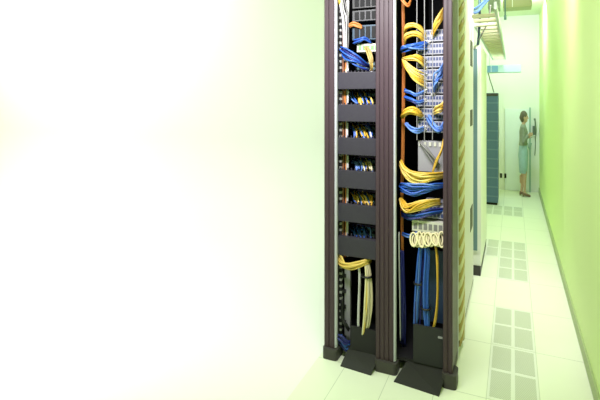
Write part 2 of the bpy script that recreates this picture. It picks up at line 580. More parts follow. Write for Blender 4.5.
# equipment above the covers
a, b = PY(362, 44, 3.24), PY(362, 52, 3.24)
t = switch('patch_bay', 'white patch panel near the top of the left rack bay', 'patch panel', PY(357, 0, 3.24).x, L1, 3.24,
           b.z, a.z, 'device', 5, 1, 'green')
for v0, v1, m_, lab in ((-4, 8, 'dark', 'dark grey server case at the very top of the left bay'),
                        (10, 21, 'tray', 'grey server case second from the top of the left bay'),
                        (25, 40, 'bluegrey', 'dark blue grey server case above the white patch panel')):
    a, b = PY(362, v0, 3.22), PY(362, v1, 3.22)
    x0 = PY(352, 0, 3.22).x
    t = thing('rack_server', lab, 'server', ((x0 + L1) / 2, 3.22, b.z), 'server cases at the top of the left bay')
    M_ = mat('server case', {'dark': (0.02, 0.02, 0.022), 'tray': (0.035, 0.035, 0.04), 'bluegrey': (0.02, 0.045, 0.075)}[m_], 0.45, 0.2)
    link('case', bbox(x0, L1, 3.225, 3.9, b.z, a.z), M_, t, bevel=0.003)
    bm = bmesh.new()
    for k in range(4):
        xa = x0 + 0.02 + (L1 - x0 - 0.03) * k / 4
        box(bm, xa, xa + (L1 - x0) / 4 - 0.02, 3.218, 3.226, b.z + 0.012, a.z - 0.012)
    link('drive_bay', bm, M['black'], t)
    settle(t)

# ------------------------------------------------------------------ right bay: panels and devices
pv = [(29, 42), (42.5, 55), (55.5, 68), (68.5, 81), (81.5, 94), (94.5, 107), (107.5, 120), (120.5, 133)]
pw_ = ['topmost', 'second from the top', 'third from the top', 'fourth from the top', 'fourth from the bottom',
       'third from the bottom', 'second from the bottom', 'lowest']
for (v0, v1), w in zip(pv, pw_):
    a, b = PY(432, v0, 3.24), PY(432, v1, 3.24)
    switch('patch_bay', 'grey patch panel in the right bay, %s of eight' % w, 'patch panel', PY(418, 0, 3.24).x, R1, 3.24,
           b.z + 0.004, a.z - 0.004, 'panel', 9, 2, 'portblue', 0.12, 'patch panels in the right bay')
a, b = PY(432, 141, 3.235), PY(432, 172, 3.235)
t = thing('blank_plate', 'light grey blank plate above the thick yellow bundle', 'rack plate', (PY(430, 0, 3.235).x, 3.235, b.z))
link('face_plate', bbox(PY(418, 0, 3.235).x, R1, 3.235, 3.27, b.z, a.z), M['greyplate'], t, bevel=0.003)
bm = bmesh.new()
for k in range(5):
    x = PY(420 + k * 5, 0, 3.23).x
    box(bm, x - 0.008, x + 0.008, 3.228, 3.236, a.z - 0.035, a.z - 0.008)
link('connector', bm, M['device'], t)
settle(t)
a, b = PY(432, 222, 3.20), PY(432, 233, 3.20)
switch('media_converter', 'off white device box above the cream cable loops', 'network device', PY(412, 0, 3.2).x, R1, 3.20, b.z, a.z,
       'device', 6, 1, 'greyc', 0.25)
a, b = PY(432, 206, 3.22), PY(432, 219, 3.22)
switch('network_switch', 'grey switch behind the lower yellow and blue bundles', 'network switch', PY(421, 0, 3.24).x, R1, 3.24, b.z, a.z,
       'panel', 6, 2, 'portblue', 0.25)
# blue-grey sheet behind the hanging blue cables
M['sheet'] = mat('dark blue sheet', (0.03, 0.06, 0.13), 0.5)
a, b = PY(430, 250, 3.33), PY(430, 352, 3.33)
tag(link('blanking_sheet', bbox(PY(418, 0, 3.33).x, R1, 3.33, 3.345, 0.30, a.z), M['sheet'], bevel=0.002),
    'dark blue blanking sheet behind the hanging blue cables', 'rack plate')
# grey duct in the left bay, low down
a, b = PY(347, 268, 3.24), PY(347, 345, 3.24)
t = thing('cable_duct', 'grey vertical duct strip low in the left rack bay', 'cable duct', (PY(347, 0, 3.24).x, 3.24, b.z))
link('channel', bbox(PY(344.5, 0, 3.24).x, PY(350, 0, 3.24).x, 3.24, 3.27, b.z, a.z), M['greyplate'], t, bevel=0.002)
bm = bmesh.new()
for k in range(5):
    z = b.z + (a.z - b.z) * (k + 0.5) / 5
    box(bm, PY(342.5, 0, 3.235).x, PY(346, 0, 3.235).x, 3.225, 3.24, z - 0.012, z + 0.012)
link('clip', bm, M['tie'], t)
settle(t)


# ------------------------------------------------------------------ cables
def cable(pts, r, m, name, label, group, per=5, sides=6, closed=False, plugs=False):
    path = spline(pts, per, closed)
    bm = bmesh.new()
    tube(bm, path, r, sides, closed)
    o = link(name, bm, M[m], None, smooth=True)
    tag(o, label, 'cable', group)
    if plugs and not closed:
        e = path[-1]
        d = (path[-1] - path[-2]).normalized()
        bm = bmesh.new()
        tube(bm, [e, e + d * 0.006, e + d * 0.02], [r * 1.1, r * 1.7, r * 1.6], 4)
        link('plug', bm, M['white_c'], o)
    return o


def bundle(n, ctrl, spread, r, mats, name, label, group, jit=1.0, fan=None, plugs=False):
    """n separate cables that run side by side through control points (u, v, depth)"""
    for i in range(n):
        ang = 2 * math.pi * (i * 0.382)
        rad = math.sqrt((i + 0.5) / n)
        pts = []
        tw = random.uniform(-0.7, 0.7)
        for j, (u, v, Y) in enumerate(ctrl):
            a = ang + tw * j
            s = spread if not isinstance(spread, (list, tuple)) else spread[j]
            du, dv = math.cos(a) * rad * s * 0.35, math.sin(a) * rad * s
            if fan and j > 0:
                dv += fan[j] * (i / max(1, n - 1) - 0.5)
            p = PY(u + du + random.uniform(-.5, .5) * jit, v + dv + random.uniform(-.6, .6) * jit, Y)
            p.y += math.sin(a + 1.0) * rad * s * 0.0035
            pts.append(p)
        cable(pts, r, random.choice(mats), name, label, group, plugs=plugs)


# right bay, from the top down
bundle(3, [(399, -8, 3.2), (403, 0, 3.19), (408, 5, 3.2), (411, 0, 3.24)], 2, 0.006, ['orange'], 'patch_cable',
       'orange patch cable at the very top of the right bay', 'orange cables at the top of the right bay')
bundle(8, [(405, 33, 3.24), (407, 27, 3.17), (415, 25.5, 3.15), (421, 28, 3.17), (425, 34, 3.225)], [2, 3, 3, 3, 3], 0.0062,
       ['yellow', 'yellow2', 'yellow'], 'patch_cable', 'yellow patch cable in the uppermost arch of the right bay', 'topmost yellow arch of cables', plugs=True)
bundle(7, [(405, 42, 3.24), (406, 36, 3.17), (413, 33, 3.15), (420, 36, 3.17), (424, 42, 3.225)], [2, 2.5, 2.5, 2.5, 3], 0.0062,
       ['yellow', 'yellow2'], 'patch_cable', 'yellow patch cable in the arch just above the top blue bundle', 'second yellow arch of cables', plugs=True)
bundle(9, [(446, 8, 3.30), (441, 16, 3.18), (436, 25, 3.17), (433, 34, 3.225)], [3, 4, 4, 3], 0.0062, ['yellow', 'yellow2'], 'patch_cable',
       'yellow patch cable running down beside the right post near the top', 'yellow cables by the right post', plugs=True)
bundle(10, [(402, 50, 3.24), (405, 48, 3.18), (412, 47, 3.15), (420, 46, 3.17), (427, 45, 3.225)], [3, 4, 4, 4, 4], 0.0062,
       ['blue', 'blue', 'blue2'], 'patch_cable', 'blue patch cable in the topmost blue bundle of the right bay', 'topmost blue bundle', plugs=True)
bundle(7, [(404, 58, 3.24), (407, 58, 3.17), (415, 57, 3.15), (421, 60, 3.17), (425, 64, 3.225)], [2, 2.5, 3, 3, 3], 0.0062,
       ['yellow', 'yellow2'], 'patch_cable', 'yellow patch cable at the top of the drooping fan', 'upper yellow cables of the fan', fan=[0, 0, 2, 4, 8], plugs=True)
bundle(9, [(403, 60, 3.24), (405, 64, 3.17), (411, 72, 3.15), (418, 78, 3.16), (425, 82, 3.225)], [1.5, 2, 2, 2, 2], 0.0058,
       ['yellow', 'yellow2', 'yellow2'], 'patch_cable', 'yellow patch cable drooping in the middle of the fan', 'drooping yellow cables of the fan',
       fan=[0, 4, 11, 14, 15], plugs=True)
bundle(5, [(405, 91, 3.22), (411, 93, 3.17), (417, 95, 3.17), (424, 92, 3.225)], 2, 0.006, ['blue', 'blue2'], 'patch_cable',
       'blue patch cable in the upper pair of thin blue strands', 'upper thin blue strands', plugs=True)
bundle(5, [(405, 98, 3.22), (412, 100, 3.17), (418, 103, 3.17), (424, 101, 3.225)], 2, 0.006, ['blue', 'blue2', 'navy'], 'patch_cable',
       'blue patch cable in the lower pair of thin blue strands', 'lower thin blue strands', plugs=True)
bundle(10, [(402, 117, 3.24), (404, 113, 3.17), (411, 110, 3.15), (418, 112, 3.17), (422, 115, 3.225)], [2, 3.5, 3.5, 3.5, 3], 0.0062,
       ['yellow', 'yellow'], 'patch_cable', 'yellow patch cable in the short bundle halfway down the right bay', 'middle yellow bundle', plugs=True)
bundle(7, [(447, 100, 3.28), (442, 107, 3.18), (437, 109, 3.16), (434, 112, 3.225)], [3, 4, 4, 3], 0.0062, ['yellow', 'yellow2'], 'patch_cable',
       'yellow patch cable curving past the lower patch panels at right', 'yellow cables at the lower patch panels', plugs=True)
bundle(6, [(406, 124, 3.22), (411, 129, 3.17), (418, 131, 3.17), (424, 128, 3.225)], 3, 0.006, ['blue', 'blue2'], 'patch_cable',
       'blue patch cable just above the light grey blank plate', 'blue strands above the blank plate', plugs=True)
bundle(8, [(444, 66, 3.26), (440, 74, 3.18), (436, 80, 3.17), (434, 90, 3.225)], [3, 7, 8, 5], 0.0055, ['blue', 'blue2'], 'patch_cable',
       'blue patch cable looping in front of the grey patch panels', 'blue loops on the patch panels', plugs=True)
bundle(6, [(428, 118, 3.225), (434, 127, 3.17), (440, 130, 3.17), (444, 122, 3.26)], [5, 4, 4, 4], 0.0055, ['blue', 'blue2'], 'patch_cable',
       'blue patch cable looping across the lowest patch panel', 'blue loops on the lowest patch panel', plugs=True)
bundle(5, [(421, 143, 3.22), (426, 150, 3.20), (432, 158, 3.20), (438, 166, 3.21)], [2, 4, 4, 4], 0.006, ['greyc'], 'patch_cable',
       'grey cable slanting across the light grey blank plate', 'grey cables on the blank plate')
bundle(3, [(444, 140, 3.24), (441, 152, 3.19), (437, 162, 3.19), (433, 172, 3.2)], [2, 2, 2, 2], 0.006, ['yellow2', 'yellow'], 'patch_cable',
       'yellow cable slanting down past the light grey blank plate', 'yellow cables on the blank plate')
bundle(2, [(403, -8, 3.32), (403.5, 60, 3.32), (403, 140, 3.32), (402, 200, 3.32), (402.5, 255, 3.32)], 2, 0.009, ['orange'], 'riser_cable',
       'brown orange riser cable down the left side of the right bay', 'riser cables of the right bay')
bundle(16, [(401, 163, 3.22), (405, 171, 3.17), (412, 177, 3.15), (421, 179, 3.15), (432, 177, 3.16), (446, 175, 3.26)],
       [3.5, 5, 6, 6, 4, 3], 0.0066, ['yellow', 'yellow2', 'yellow2'], 'trunk_cable', 'yellow cable in the thick sagging bundle under the blank plate',
       'thick yellow bundle')
bundle(16, [(401, 188, 3.24), (405, 188, 3.17), (414, 190, 3.15), (424, 188, 3.16), (434, 186, 3.17), (446, 185, 3.26)],
       [4, 6, 7, 6, 4, 3], 0.0066, ['blue', 'blue', 'blue2'], 'trunk_cable', 'blue cable in the thick bundle between two yellow bundles', 'thick blue bundle')
bundle(14, [(401, 200, 3.22), (404, 206, 3.17), (409, 209, 3.15), (419, 206, 3.15), (430, 203, 3.17), (440, 202, 3.24)],
       [3, 5, 5.5, 5, 4, 3], 0.0066, ['yellow', 'yellow2', 'yellow'], 'trunk_cable', 'yellow cable in the lower thick bundle above the white device',
       'lower thick yellow bundle')
bundle(9, [(402, 213, 3.26), (409, 217, 3.18), (419, 216, 3.17), (430, 213, 3.18), (445, 210, 3.26)], [3, 3.5, 3.5, 3.5, 3], 0.006,
       ['blue', 'navy', 'blue'], 'trunk_cable', 'blue cable under the lower thick yellow bundle', 'lowest blue bundle')
bundle(4, [(402, 234, 3.26), (407, 236, 3.19), (412, 236, 3.19), (420, 232, 3.22)], [2, 2, 2, 2], 0.006, ['blue2', 'blue'], 'patch_cable',
       'pale blue cable reaching left of the white device', 'pale blue cables beside the white device')
for k in range(13):
    u = 413.5 + k * 2.35
    w_, h_ = random.uniform(2.6, 3.6), random.uniform(6.0, 7.8)
    tilt = random.uniform(-1.6, 1.6)
    ring = []
    for q in range(9):
        a = 2 * math.pi * q / 9
        p = PY(u + math.cos(a) * w_ + math.sin(a) * tilt, 239.5 - math.sin(a) * h_, 3.165 + 0.02 * math.sin(a * 1) + 0.012 * (k % 3))
        ring.append(p)
    cable(ring, 0.0062, 'cream_c', 'cable_loop', 'cream cable loop in the row under the white device', 'cream cable loops', per=4, closed=True)
bundle(9, [(425, 240, 3.24), (421, 252, 3.20), (419, 285, 3.19), (417, 320, 3.19), (416, 349, 3.20)], [3, 6, 7, 7, 4], 0.0066,
       ['blue', 'blue', 'blue2', 'navy'], 'hanging_cable', 'blue cable in the left one of two hanging strands', 'left hanging blue strand')
bundle(9, [(424, 240, 3.24), (427, 252, 3.19), (426, 285, 3.18), (427, 310, 3.18), (429, 340, 3.19)], [3, 5, 6, 7, 5], 0.0066,
       ['blue', 'blue2', 'blue'], 'hanging_cable', 'blue cable in the right one of two hanging strands', 'right hanging blue strand')
for u, v in ((418.5, 283), (426, 308)):
    c = PY(u, v, 3.185)
    ring = [c + Vector((math.cos(a) * 0.03, math.sin(a) * 0.03, 0)) for a in (2 * math.pi * q / 12 for q in range(12))]
    bm = bmesh.new(); tube(bm, ring, 0.007, 6, True)
    tag(link('cable_tie', bm, M['tie'], smooth=True),
        'black tie around the %s hanging blue strand' % ('left' if u < 420 else 'right'), 'cable tie')
bundle(4, [(435, 244, 3.22), (437, 256, 3.19), (437.5, 285, 3.18), (437, 305, 3.18), (435, 322, 3.185), (432, 334, 3.2)], [1, 1.3, 1.3, 1.3, 1.3, 1.3],
       0.006, ['yellow2', 'yellow', 'cream_c'], 'hanging_cable', 'yellow cable hanging alone beside the right post', 'yellow hanging strand', jit=0.5)
bundle(8, [(402, 252, 3.30), (403, 280, 3.28), (404, 310, 3.28), (403, 345, 3.30)], [3, 5, 6, 6], 0.007, ['navy'], 'riser_cable',
       'navy cable in the dark channel beside the middle post', 'navy cables of the right bay')
bundle(2, [(398.8, 232, 3.24), (399.3, 262, 3.23), (400, 300, 3.23), (400.5, 340, 3.24)], [0.8, 1, 1, 1], 0.004, ['white_c'], 'riser_cable',
       'thin pale cable down the inner edge of the middle post', 'thin pale cables by the middle post', jit=0.3)

# left bay
for lab, m_, u, v0, v1, n_ in (('orange riser cable at the left of the left bay', 'orange', 345.2, 55, 256, 1),
                               ('brown riser cable at the left of the left bay', 'brown', 342.8, 30, 262, 2),
                               ('white riser cable at the left of the left bay', 'white_c', 347.6, 0, 256, 2),
                               ('beige riser cable at the left of the left bay', 'beige_c', 346.5, 70, 256, 1)):
    bundle(n_, [(u + random.uniform(-.4, .4), v0 + (v1 - v0) * q / 6, 3.235) for q in range(7)], 1.2, 0.0075, [m_], 'riser_cable', lab,
           (lab.split()[0] + ' risers of the left bay') if n_ > 1 else None)
bundle(7, [(341, -8, 3.22), (343, 8, 3.19), (345, 18, 3.18), (346, 35, 3.2), (345, 60, 3.22)], [4, 7, 7, 6, 3], 0.0058,
       ['white_c', 'greyc', 'tie', 'white_c'], 'tangled_cable', 'white or dark cable in the tangle at the top left of the rack', 'tangle at the top left of the rack')
bundle(3, [(338, -6, 3.19), (339.5, 1, 3.17), (340.5, 6, 3.19)], [2, 2, 1], 0.006, ['yellow'], 'patch_cable',
       'yellow cable end at the very top of the left bay', 'yellow cable ends at the top left')
bundle(4, [(349, 26, 3.2), (353, 24, 3.19), (358, 25, 3.2), (362, 27, 3.212)], [2, 2, 2, 1.5], 0.0066, ['orange'], 'patch_cable',
       'orange cable in front of the server cases, left bay', 'orange cables over the server cases')
bundle(9, [(341, 50, 3.22), (347, 55, 3.17), (356, 61, 3.17), (365, 66, 3.24), (370, 68, 3.34)], [4, 7, 7, 5, 4], 0.0062, ['blue', 'blue2', 'navy'],
       'patch_cable', 'blue cable slanting above the topmost grey cover', 'blue cables above the topmost cover', plugs=True)
bundle(4, [(354, 42, 3.22), (359, 40, 3.19), (364, 38, 3.19), (370, 42, 3.23)], [2, 2, 2, 2], 0.006, ['blue', 'navy'], 'patch_cable',
       'blue cable resting over the white patch panel', 'blue cables over the white patch panel')
bundle(6, [(366, 48, 3.235), (369, 54, 3.19), (372, 62, 3.18), (372, 70, 3.22)], [3, 4, 4, 2], 0.006, ['yellow2', 'cream_c', 'tan'], 'patch_cable',
       'pale yellow cable dropping from the white patch panel', 'pale yellow cables under the white patch panel', plugs=True)
gaps = [(91, 104, 'first'), (123, 137, 'second'), (157, 170, 'third'), (190, 204, 'fourth'), (224, 237, 'fifth')]
gm = [(['yellow', 'yellow2', 'blue', 'blue2'], 10), (['yellow', 'blue', 'blue2', 'white_c'], 11), (['blue2', 'yellow2', 'blue', 'cream_c'], 12),
      (['yellow', 'blue2', 'blue', 'yellow2'], 12), (['blue', 'blue2', 'navy'], 8)]
for (v0, v1, w), (ms, n_) in zip(gaps, gm):
    for i in range(n_):
        u0 = 350 + 2.1 * i * (20 / (2.1 * n_)) + random.uniform(-1, 1)
        pts = [PY(u0, v0 + random.uniform(0.5, 4), 3.355), PY(u0 + random.uniform(0, 2), v0 + 3 + random.uniform(0, 3), 3.30),
               PY(u0 + random.uniform(2, 5), (v0 + v1) / 2 + random.uniform(-1, 3), 3.26), PY(u0 + random.uniform(3, 7), v1 + random.uniform(-1, 3), 3.232)]
        mi = ms[0] if (i / n_ < 0.35 and random.random() < 0.5) else random.choice(ms)
        cname = {'yellow': 'yellow', 'yellow2': 'yellow', 'cream_c': 'cream', 'blue': 'blue', 'blue2': 'blue', 'navy': 'blue', 'white_c': 'white'}[mi]
        cable(pts, 0.0064, mi, 'patch_cable', '%s patch cable in the %s gap between the grey covers, counted downwards' % (cname, w),
              '%s patch cables in the %s cover gap' % (cname, w), plugs=False)
bundle(10, [(338, 254, 3.22), (341, 263, 3.17), (348, 266, 3.15), (357, 265, 3.15), (366, 262, 3.17), (371, 261, 3.24)], [2, 3.2, 3.5, 3, 3, 2], 0.0064,
       ['yellow2', 'yellow2', 'yellow'], 'trunk_cable', 'yellow cable in the bundle under the lowest grey cover', 'yellow bundle under the lowest cover')
bundle(3, [(340, 255, 3.18), (342, 259, 3.16), (345, 264, 3.15)], [1, 1, 1], 0.006, ['yellow2'], 'patch_cable',
       'yellow cable rising left of the bundle under the lowest grey cover', 'yellow cables rising left of the bundle')
bundle(6, [(358, 262, 3.2), (359.5, 275, 3.18), (359, 300, 3.18), (358.5, 325, 3.18), (359, 341, 3.19)], [1, 1.8, 1.8, 1.6, 1], 0.0055, ['white_c'],
       'hanging_cable', 'white cable in the slim strand hanging in the left bay', 'white hanging strand', jit=0.4)
bundle(14, [(366, 260, 3.2), (368, 276, 3.175), (368.5, 300, 3.165), (367, 320, 3.165), (364, 336, 3.18)], [4, 5, 7, 7, 3.5], 0.0066,
       ['beige_c', 'cream_c', 'cream_c', 'yellow2', 'beige_c'], 'hanging_cable', 'beige or yellow cable in the broad strand hanging in the left bay',
       'beige hanging strand')
bm = bmesh.new()
c = PY(366.5, 276, 3.175)
tube(bm, [c + Vector((math.cos(a) * 0.034, math.sin(a) * 0.03, 0)) for a in (2 * math.pi * q / 14 for q in range(14))], 0.007, 6, True)
tag(link('cable_tie', bm, M['tie'], smooth=True), 'black tie around the beige hanging strand', 'cable tie')
bundle(9, [(339, 338, 3.16), (343, 342, 3.15), (347, 346, 3.16), (352, 342, 3.2)], [6, 6, 6, 4], 0.0066, ['navy', 'navy', 'blue'], 'trunk_cable',
       'navy cable coiled at the foot of the left bay', 'navy cables at the foot of the left bay')
bundle(3, [(342, 300, 3.2), (343, 318, 3.18), (346, 326, 3.17), (349, 330, 3.2)], [2, 3, 3, 2], 0.007, ['tie'], 'patch_cable',
       'black cable hooked over the grey duct strip', 'black cables over the duct strip')

# braided risers in the side channel next to the cream panel
yc = (PX(458.5, 0, P3b).y + PX(463.5, 0, P3b).y) / 2
for k in range(4):
    pts = []
    for q in range(110):
        z = 0.06 + (2.86 - 0.06) * q / 109
        a = 2 * math.pi * (z / 0.24) + k * math.pi / 2
        sc = 1.0 + 0.12 * math.sin(z * 5)
        pts.append(Vector((P3b - 0.012 + 0.016 * math.cos(a), yc + 0.105 * sc * math.sin(a), z)))
    bm = bmesh.new(); tube(bm, pts, 0.021, 7)
    tag(link('riser_cable', bm, M[('tan', 'tan2', 'tan', 'tan2')[k]], smooth=True),
        ('tan cable twisted into the riser on the right flank of the rack', 'pale tan cable twisted into the riser on the right flank of the rack',
         'tan cable twisted into the riser on the right flank of the rack', 'pale tan cable twisted into the riser on the right flank of the rack')[k],
        'cable', 'twisted risers on the right flank')

# ------------------------------------------------------------------ cream cabinet beyond the rack
cx0, cx1 = -0.72, PY(481, 0, 5.2).x
ztop = PY(478, 45, 5.2).z
cab = thing('equipment_cabinet', 'white cabinet with a grey foot just beyond the open rack', 'cabinet', ((cx0 + cx1) / 2, 5.8, 0))
link('body', bbox(cx0, cx1, 5.2, PX(486.5, 0, cx1).y, 0.10, ztop), M['cabinet'], cab, bevel=0.006)
f = link('plinth', bbox(cx0, cx1 - 0.004, 5.19, PX(486.5, 0, cx1).y - 0.02, 0.0, 0.10), M['foot'], cab)
f = link('door_strip', bbox(PY(474.2, 0, 5.19).x - 0.10, PY(477.3, 0, 5.19).x, 5.185, 5.2, 0.26, ztop - 0.04), M['bluegrey'], cab)
f['label'] = 'blue grey door strip'
settle(cab)

# ------------------------------------------------------------------ dark teal cabinet at the end
tx1 = PY(498, 0, 8.7).x
tz = PY(492, 93, 8.7).z
cab = thing('equipment_cabinet', 'dark teal cabinet with faint horizontal bands, standing alone down the corridor', 'cabinet', (tx1 - 0.18, 8.9, 0))
link('body', bbox(tx1 - 0.36, tx1, 8.7, 9.2, 0.04, tz), M['teal'], cab, bevel=0.004)
link('plinth', bbox(tx1 - 0.34, tx1 - 0.012, 8.72, 9.18, 0.0, 0.04), M['black'], cab)
link('top_frame', bbox(tx1 - 0.36, tx1, 8.694, 8.70, tz - 0.05, tz - 0.004), M['foot'], cab)
settle(cab)

# ------------------------------------------------------------------ door, wall fittings at the end of the corridor
M['door'] = mat('pale blue door', (0.85, 0.90, 0.95), 0.5)
M['doorframe'] = mat('grey teal door frame', (0.34, 0.50, 0.47), 0.5)
a, b = PY(505, 190, BY), PY(529, 112, BY)
dx0, dx1, dz = a.x, b.x, PY(529, 109, BY).z
d = struct('door_1', bbox(dx0, dx1, BY - 0.03, BY, 0.012, dz), M['door'], bevel=0.003)
fr = link('door_frame', bbox(dx1 + 0.004, dx1 + 0.03, BY - 0.05, BY, 0.0, dz + 0.03), M['doorframe'], d)
fr2 = link('door_frame', bbox(dx0 - 0.016, dx0 - 0.006, BY - 0.04, BY, 0.0, dz + 0.03), M['ceiling'], d)
hp = [PY(531.5, 143, BY - 0.06), PY(530.3, 147.5, BY - 0.07), PY(529.5, 149, BY - 0.07), PY(528.5, 147.5, BY - 0.07), PY(527.6, 143, BY - 0.06)]
bm = bmesh.new(); tube(bm, spline(hp, 4), 0.009, 6)
link('door_handle', bm, M['doorframe'], d, smooth=True)
for u, w in ((501, 'left'), (505.3, 'right')):
    c = PY(u, 175.5, BY)
    t = thing('wall_socket', 'small dark socket low on the end wall, %s one of two' % w, 'wall socket', (c.x, BY - 0.02, c.z - 0.04), 'dark sockets on the end wall')
    yb = BY - 0.031 if w == 'right' else BY
    link('face_plate', bbox(c.x - 0.018, c.x + 0.018, yb - 0.014, yb, c.z - 0.045, c.z + 0.045), M['dark'], t, bevel=0.003)
    link('insert', bbox(c.x - 0.009, c.x + 0.009, yb - 0.017, yb - 0.013, c.z - 0.02, c.z + 0.02), M['black'], t)
    settle(t)
# handset with a hanging cord
c = PY(534.8, 130, BY)
M['handset'] = mat('grey handset plastic', (0.13, 0.17, 0.14), 0.5)
t = thing('wall_handset', 'slim dark handset with a hanging cord on the end wall, right of the door', 'handset', (c.x, BY - 0.05, PY(535, 134, BY).z))
link('cradle', bbox(PY(532.5, 0, BY).x, PY(535.5, 0, BY).x, BY - 0.05, BY, PY(534, 135, BY).z, PY(534, 126, BY).z), M['handset'], t, bevel=0.006)
bm = bmesh.new()
tube(bm, spline([PY(534.5, 118.5, BY - .06), PY(535.3, 122, BY - .075), PY(535.4, 130, BY - .075), PY(535, 136, BY - .06)], 5),
     [0.016, 0.018, 0.018, 0.015, 0.013, 0.013, 0.013, 0.013, 0.013, 0.014, 0.016, 0.018, 0.018, 0.018, 0.017, 0.016], 8)
link('receiver', bm, M['handset'], t, smooth=True)
bm = bmesh.new(); tube(bm, spline([PY(535.2, 135, BY - .05), PY(535.4, 145, BY - .03), PY(534.8, 155.5, BY - .03)], 6), 0.007, 6)
link('cord', bm, M['handset'], t, smooth=True)
settle(t)

# ------------------------------------------------------------------ overhead: cable ladder, cross tray, cables, ceiling box
zl = 2.53
lad = thing('cable_ladder', 'long overhead cable ladder with brassy rungs above the white cabinet', 'cable ladder', (-0.23, 6.3, zl), None)
link('side_rail', bbox(-0.345, -0.325, 4.85, 9.3, zl, zl + 0.06), M['traym'], lad)
link('side_rail', bbox(-0.135, -0.115, 3.95, 9.3, zl, zl + 0.06), M['traym'], lad)
yy = 4.3
while yy < 9.3:
    x0 = -0.325 if yy > 4.9 else -0.325
    link('rung', bbox(x0, -0.135, yy, yy + 0.07, zl + 0.005, zl + 0.03), M['rung'], lad, bevel=0.004)
    yy += 0.27
settle(lad)
t = thing('cross_tray', 'pale blue overhead tray hung across the corridor end', 'cable tray', (-0.1, 8.7, PY(505, 72, 8.7).z))
a, b = PY(487, 65.5, 8.7), PY(521, 72, 8.7)
M['pbl'] = mat('pale blue tray', (0.50, 0.64, 0.74), 0.5)
M['pbl2'] = mat('blue cable lot', (0.16, 0.32, 0.52), 0.5)
link('channel', bbox(a.x, b.x, 8.7, 8.95, b.z, a.z), M['pbl'], t, bevel=0.006)
for u0, u1 in ((487.5, 490.5), (492, 498)):
    link('bracket', bbox(PY(u0, 0, 8.69).x, PY(u1, 0, 8.69).x, 8.685, 8.7, b.z + 0.008, a.z - 0.006), M['pbl2'], t)
link('hanger', bbox(PY(489, 0, 8.8).x, PY(489.7, 0, 8.8).x, 8.8, 8.82, a.z, CZ), M['traym'], t)
settle(t)
cable([PY(488, 72, 8.72), PY(490, 80, 8.74), PY(492, 86, 8.78), PY(494, 92.5, 8.8)], 0.009, 'greyc', 'drop_cable',
      'thin dark cable dropping from the blue tray to the teal cabinet', None)
# cables over the cream cabinet
cable([PY(479, 40, 4.9), PY(483, 32, 4.9), PY(487, 24, 4.9), PY(489.5, 15, 4.9), PY(490.5, 5, 4.9)], 0.007, 'greyc', 'overhead_cable',
      'thin dark cable curving up in front of the cable ladder', None)
bundle(6, [(478, 45, 5.25), (479, 34, 5.1), (479.5, 18, 4.95), (479, 0, 4.9), (480, -10, 4.9)], [1, 1.2, 1.5, 2, 2], 0.010, ['navy', 'bluegrey'], 'overhead_cable',
       'dark blue cable rising above the white cabinet', 'dark cables above the white cabinet', jit=0.6)
bundle(7, [(468, 4, 4.86), (473, 10, 4.86), (478, 9, 4.86), (484, 3, 4.86), (490, -3, 4.86)], [2, 3, 4, 3, 3], 0.009, ['blue2', 'bluegrey'], 'overhead_cable',
       'blue grey cable looping at the top behind the rack', 'cable loops at the top behind the rack')
bundle(5, [(471, 8, 4.9), (474, 17, 4.9), (477, 22, 4.95), (480, 14, 4.95)], [3, 4, 4, 3], 0.007, ['white_c'], 'overhead_cable',
       'pale cable hanging in a loop above the white cabinet', 'pale loops above the white cabinet')
# ceiling-hung olive box and rod
a, b = PY(500, 0, 7.0), PY(532, 6, 7.0)
t = thing('ceiling_duct', 'olive duct box hung below the ceiling across the corridor', 'duct', ((a.x + b.x) / 2, 7.1, b.z))
link('box', bbox(PY(503, 0, 7).x, b.x, 7.0, 7.3, b.z, CZ - 0.02), M['olive'], t, bevel=0.006)
link('seam', bbox(PY(512, 0, 7).x, PY(512.8, 0, 7).x, 6.992, 7.0, b.z + 0.006, CZ - 0.03), M['ceiling'], t)
link('hanger', bbox(PY(518, 0, 7.1).x, PY(519, 0, 7.1).x, 7.1, 7.12, CZ - 0.025, CZ), M['traym'], t)
settle(t)
a, b = PY(488, -6, 6.2), PY(500, 8, 6.2)
t = thing('junction_box', 'grey green box hung above the cable ladder near the ceiling', 'junction box', ((a.x + b.x) / 2, 6.3, b.z))
link('case', bbox(a.x, b.x, 6.2, 6.45, b.z, PY(494, -10, 6.2).z), mat('grey green box', (0.30, 0.36, 0.27), 0.5), t, bevel=0.005)
link('hanger', bbox(a.x + 0.05, a.x + 0.06, 6.3, 6.31, PY(494, -10, 6.2).z - 0.002, CZ), M['traym'], t)
settle(t)
a, b = PY(504.6, -6, 6.0), PY(505.8, 18, 6.0)
t = thing('hanging_rod', 'thin dark teal rod hanging from the ceiling above the corridor', 'rod', ((a.x + b.x) / 2, 6.0, b.z))
bm = bmesh.new(); tube(bm, [Vector(((a.x + b.x) / 2, 6.0, b.z)), Vector(((a.x + b.x) / 2, 6.0, CZ))], 0.009, 8)
link('rod', bm, M['bluegrey'], t, smooth=True)
bm = bmesh.new(); tube(bm, [Vector(((a.x + b.x) / 2, 6.0, b.z - 0.02)), Vector(((a.x + b.x) / 2, 6.0, b.z + 0.03))], 0.015, 8)
link('end_nut', bm, M['bluegrey'], t, smooth=True)
settle(t)


# ------------------------------------------------------------------ person
def capsule(bm, p, q, r0, r1, sides=12, sy=1.0):
    """closed tapered limb; the ends are rounded"""
    p, q = Vector(p), Vector(q)
    d = (q - p)
    L = max(d.length, 1e-5)
    d = d / L
    pts, rs = [], []
    for k in range(5):
        a = math.pi / 2 * (1 - k / 4)
        pts.append(p - d * r0 * math.sin(a)); rs.append(max(r0 * math.cos(a), 1e-3))
    for k in range(5):
        a = math.pi / 2 * k / 4
        pts.append(q + d * r1 * math.sin(a)); rs.append(max(r1 * math.cos(a), 1e-3))
    tube(bm, pts, rs, sides)


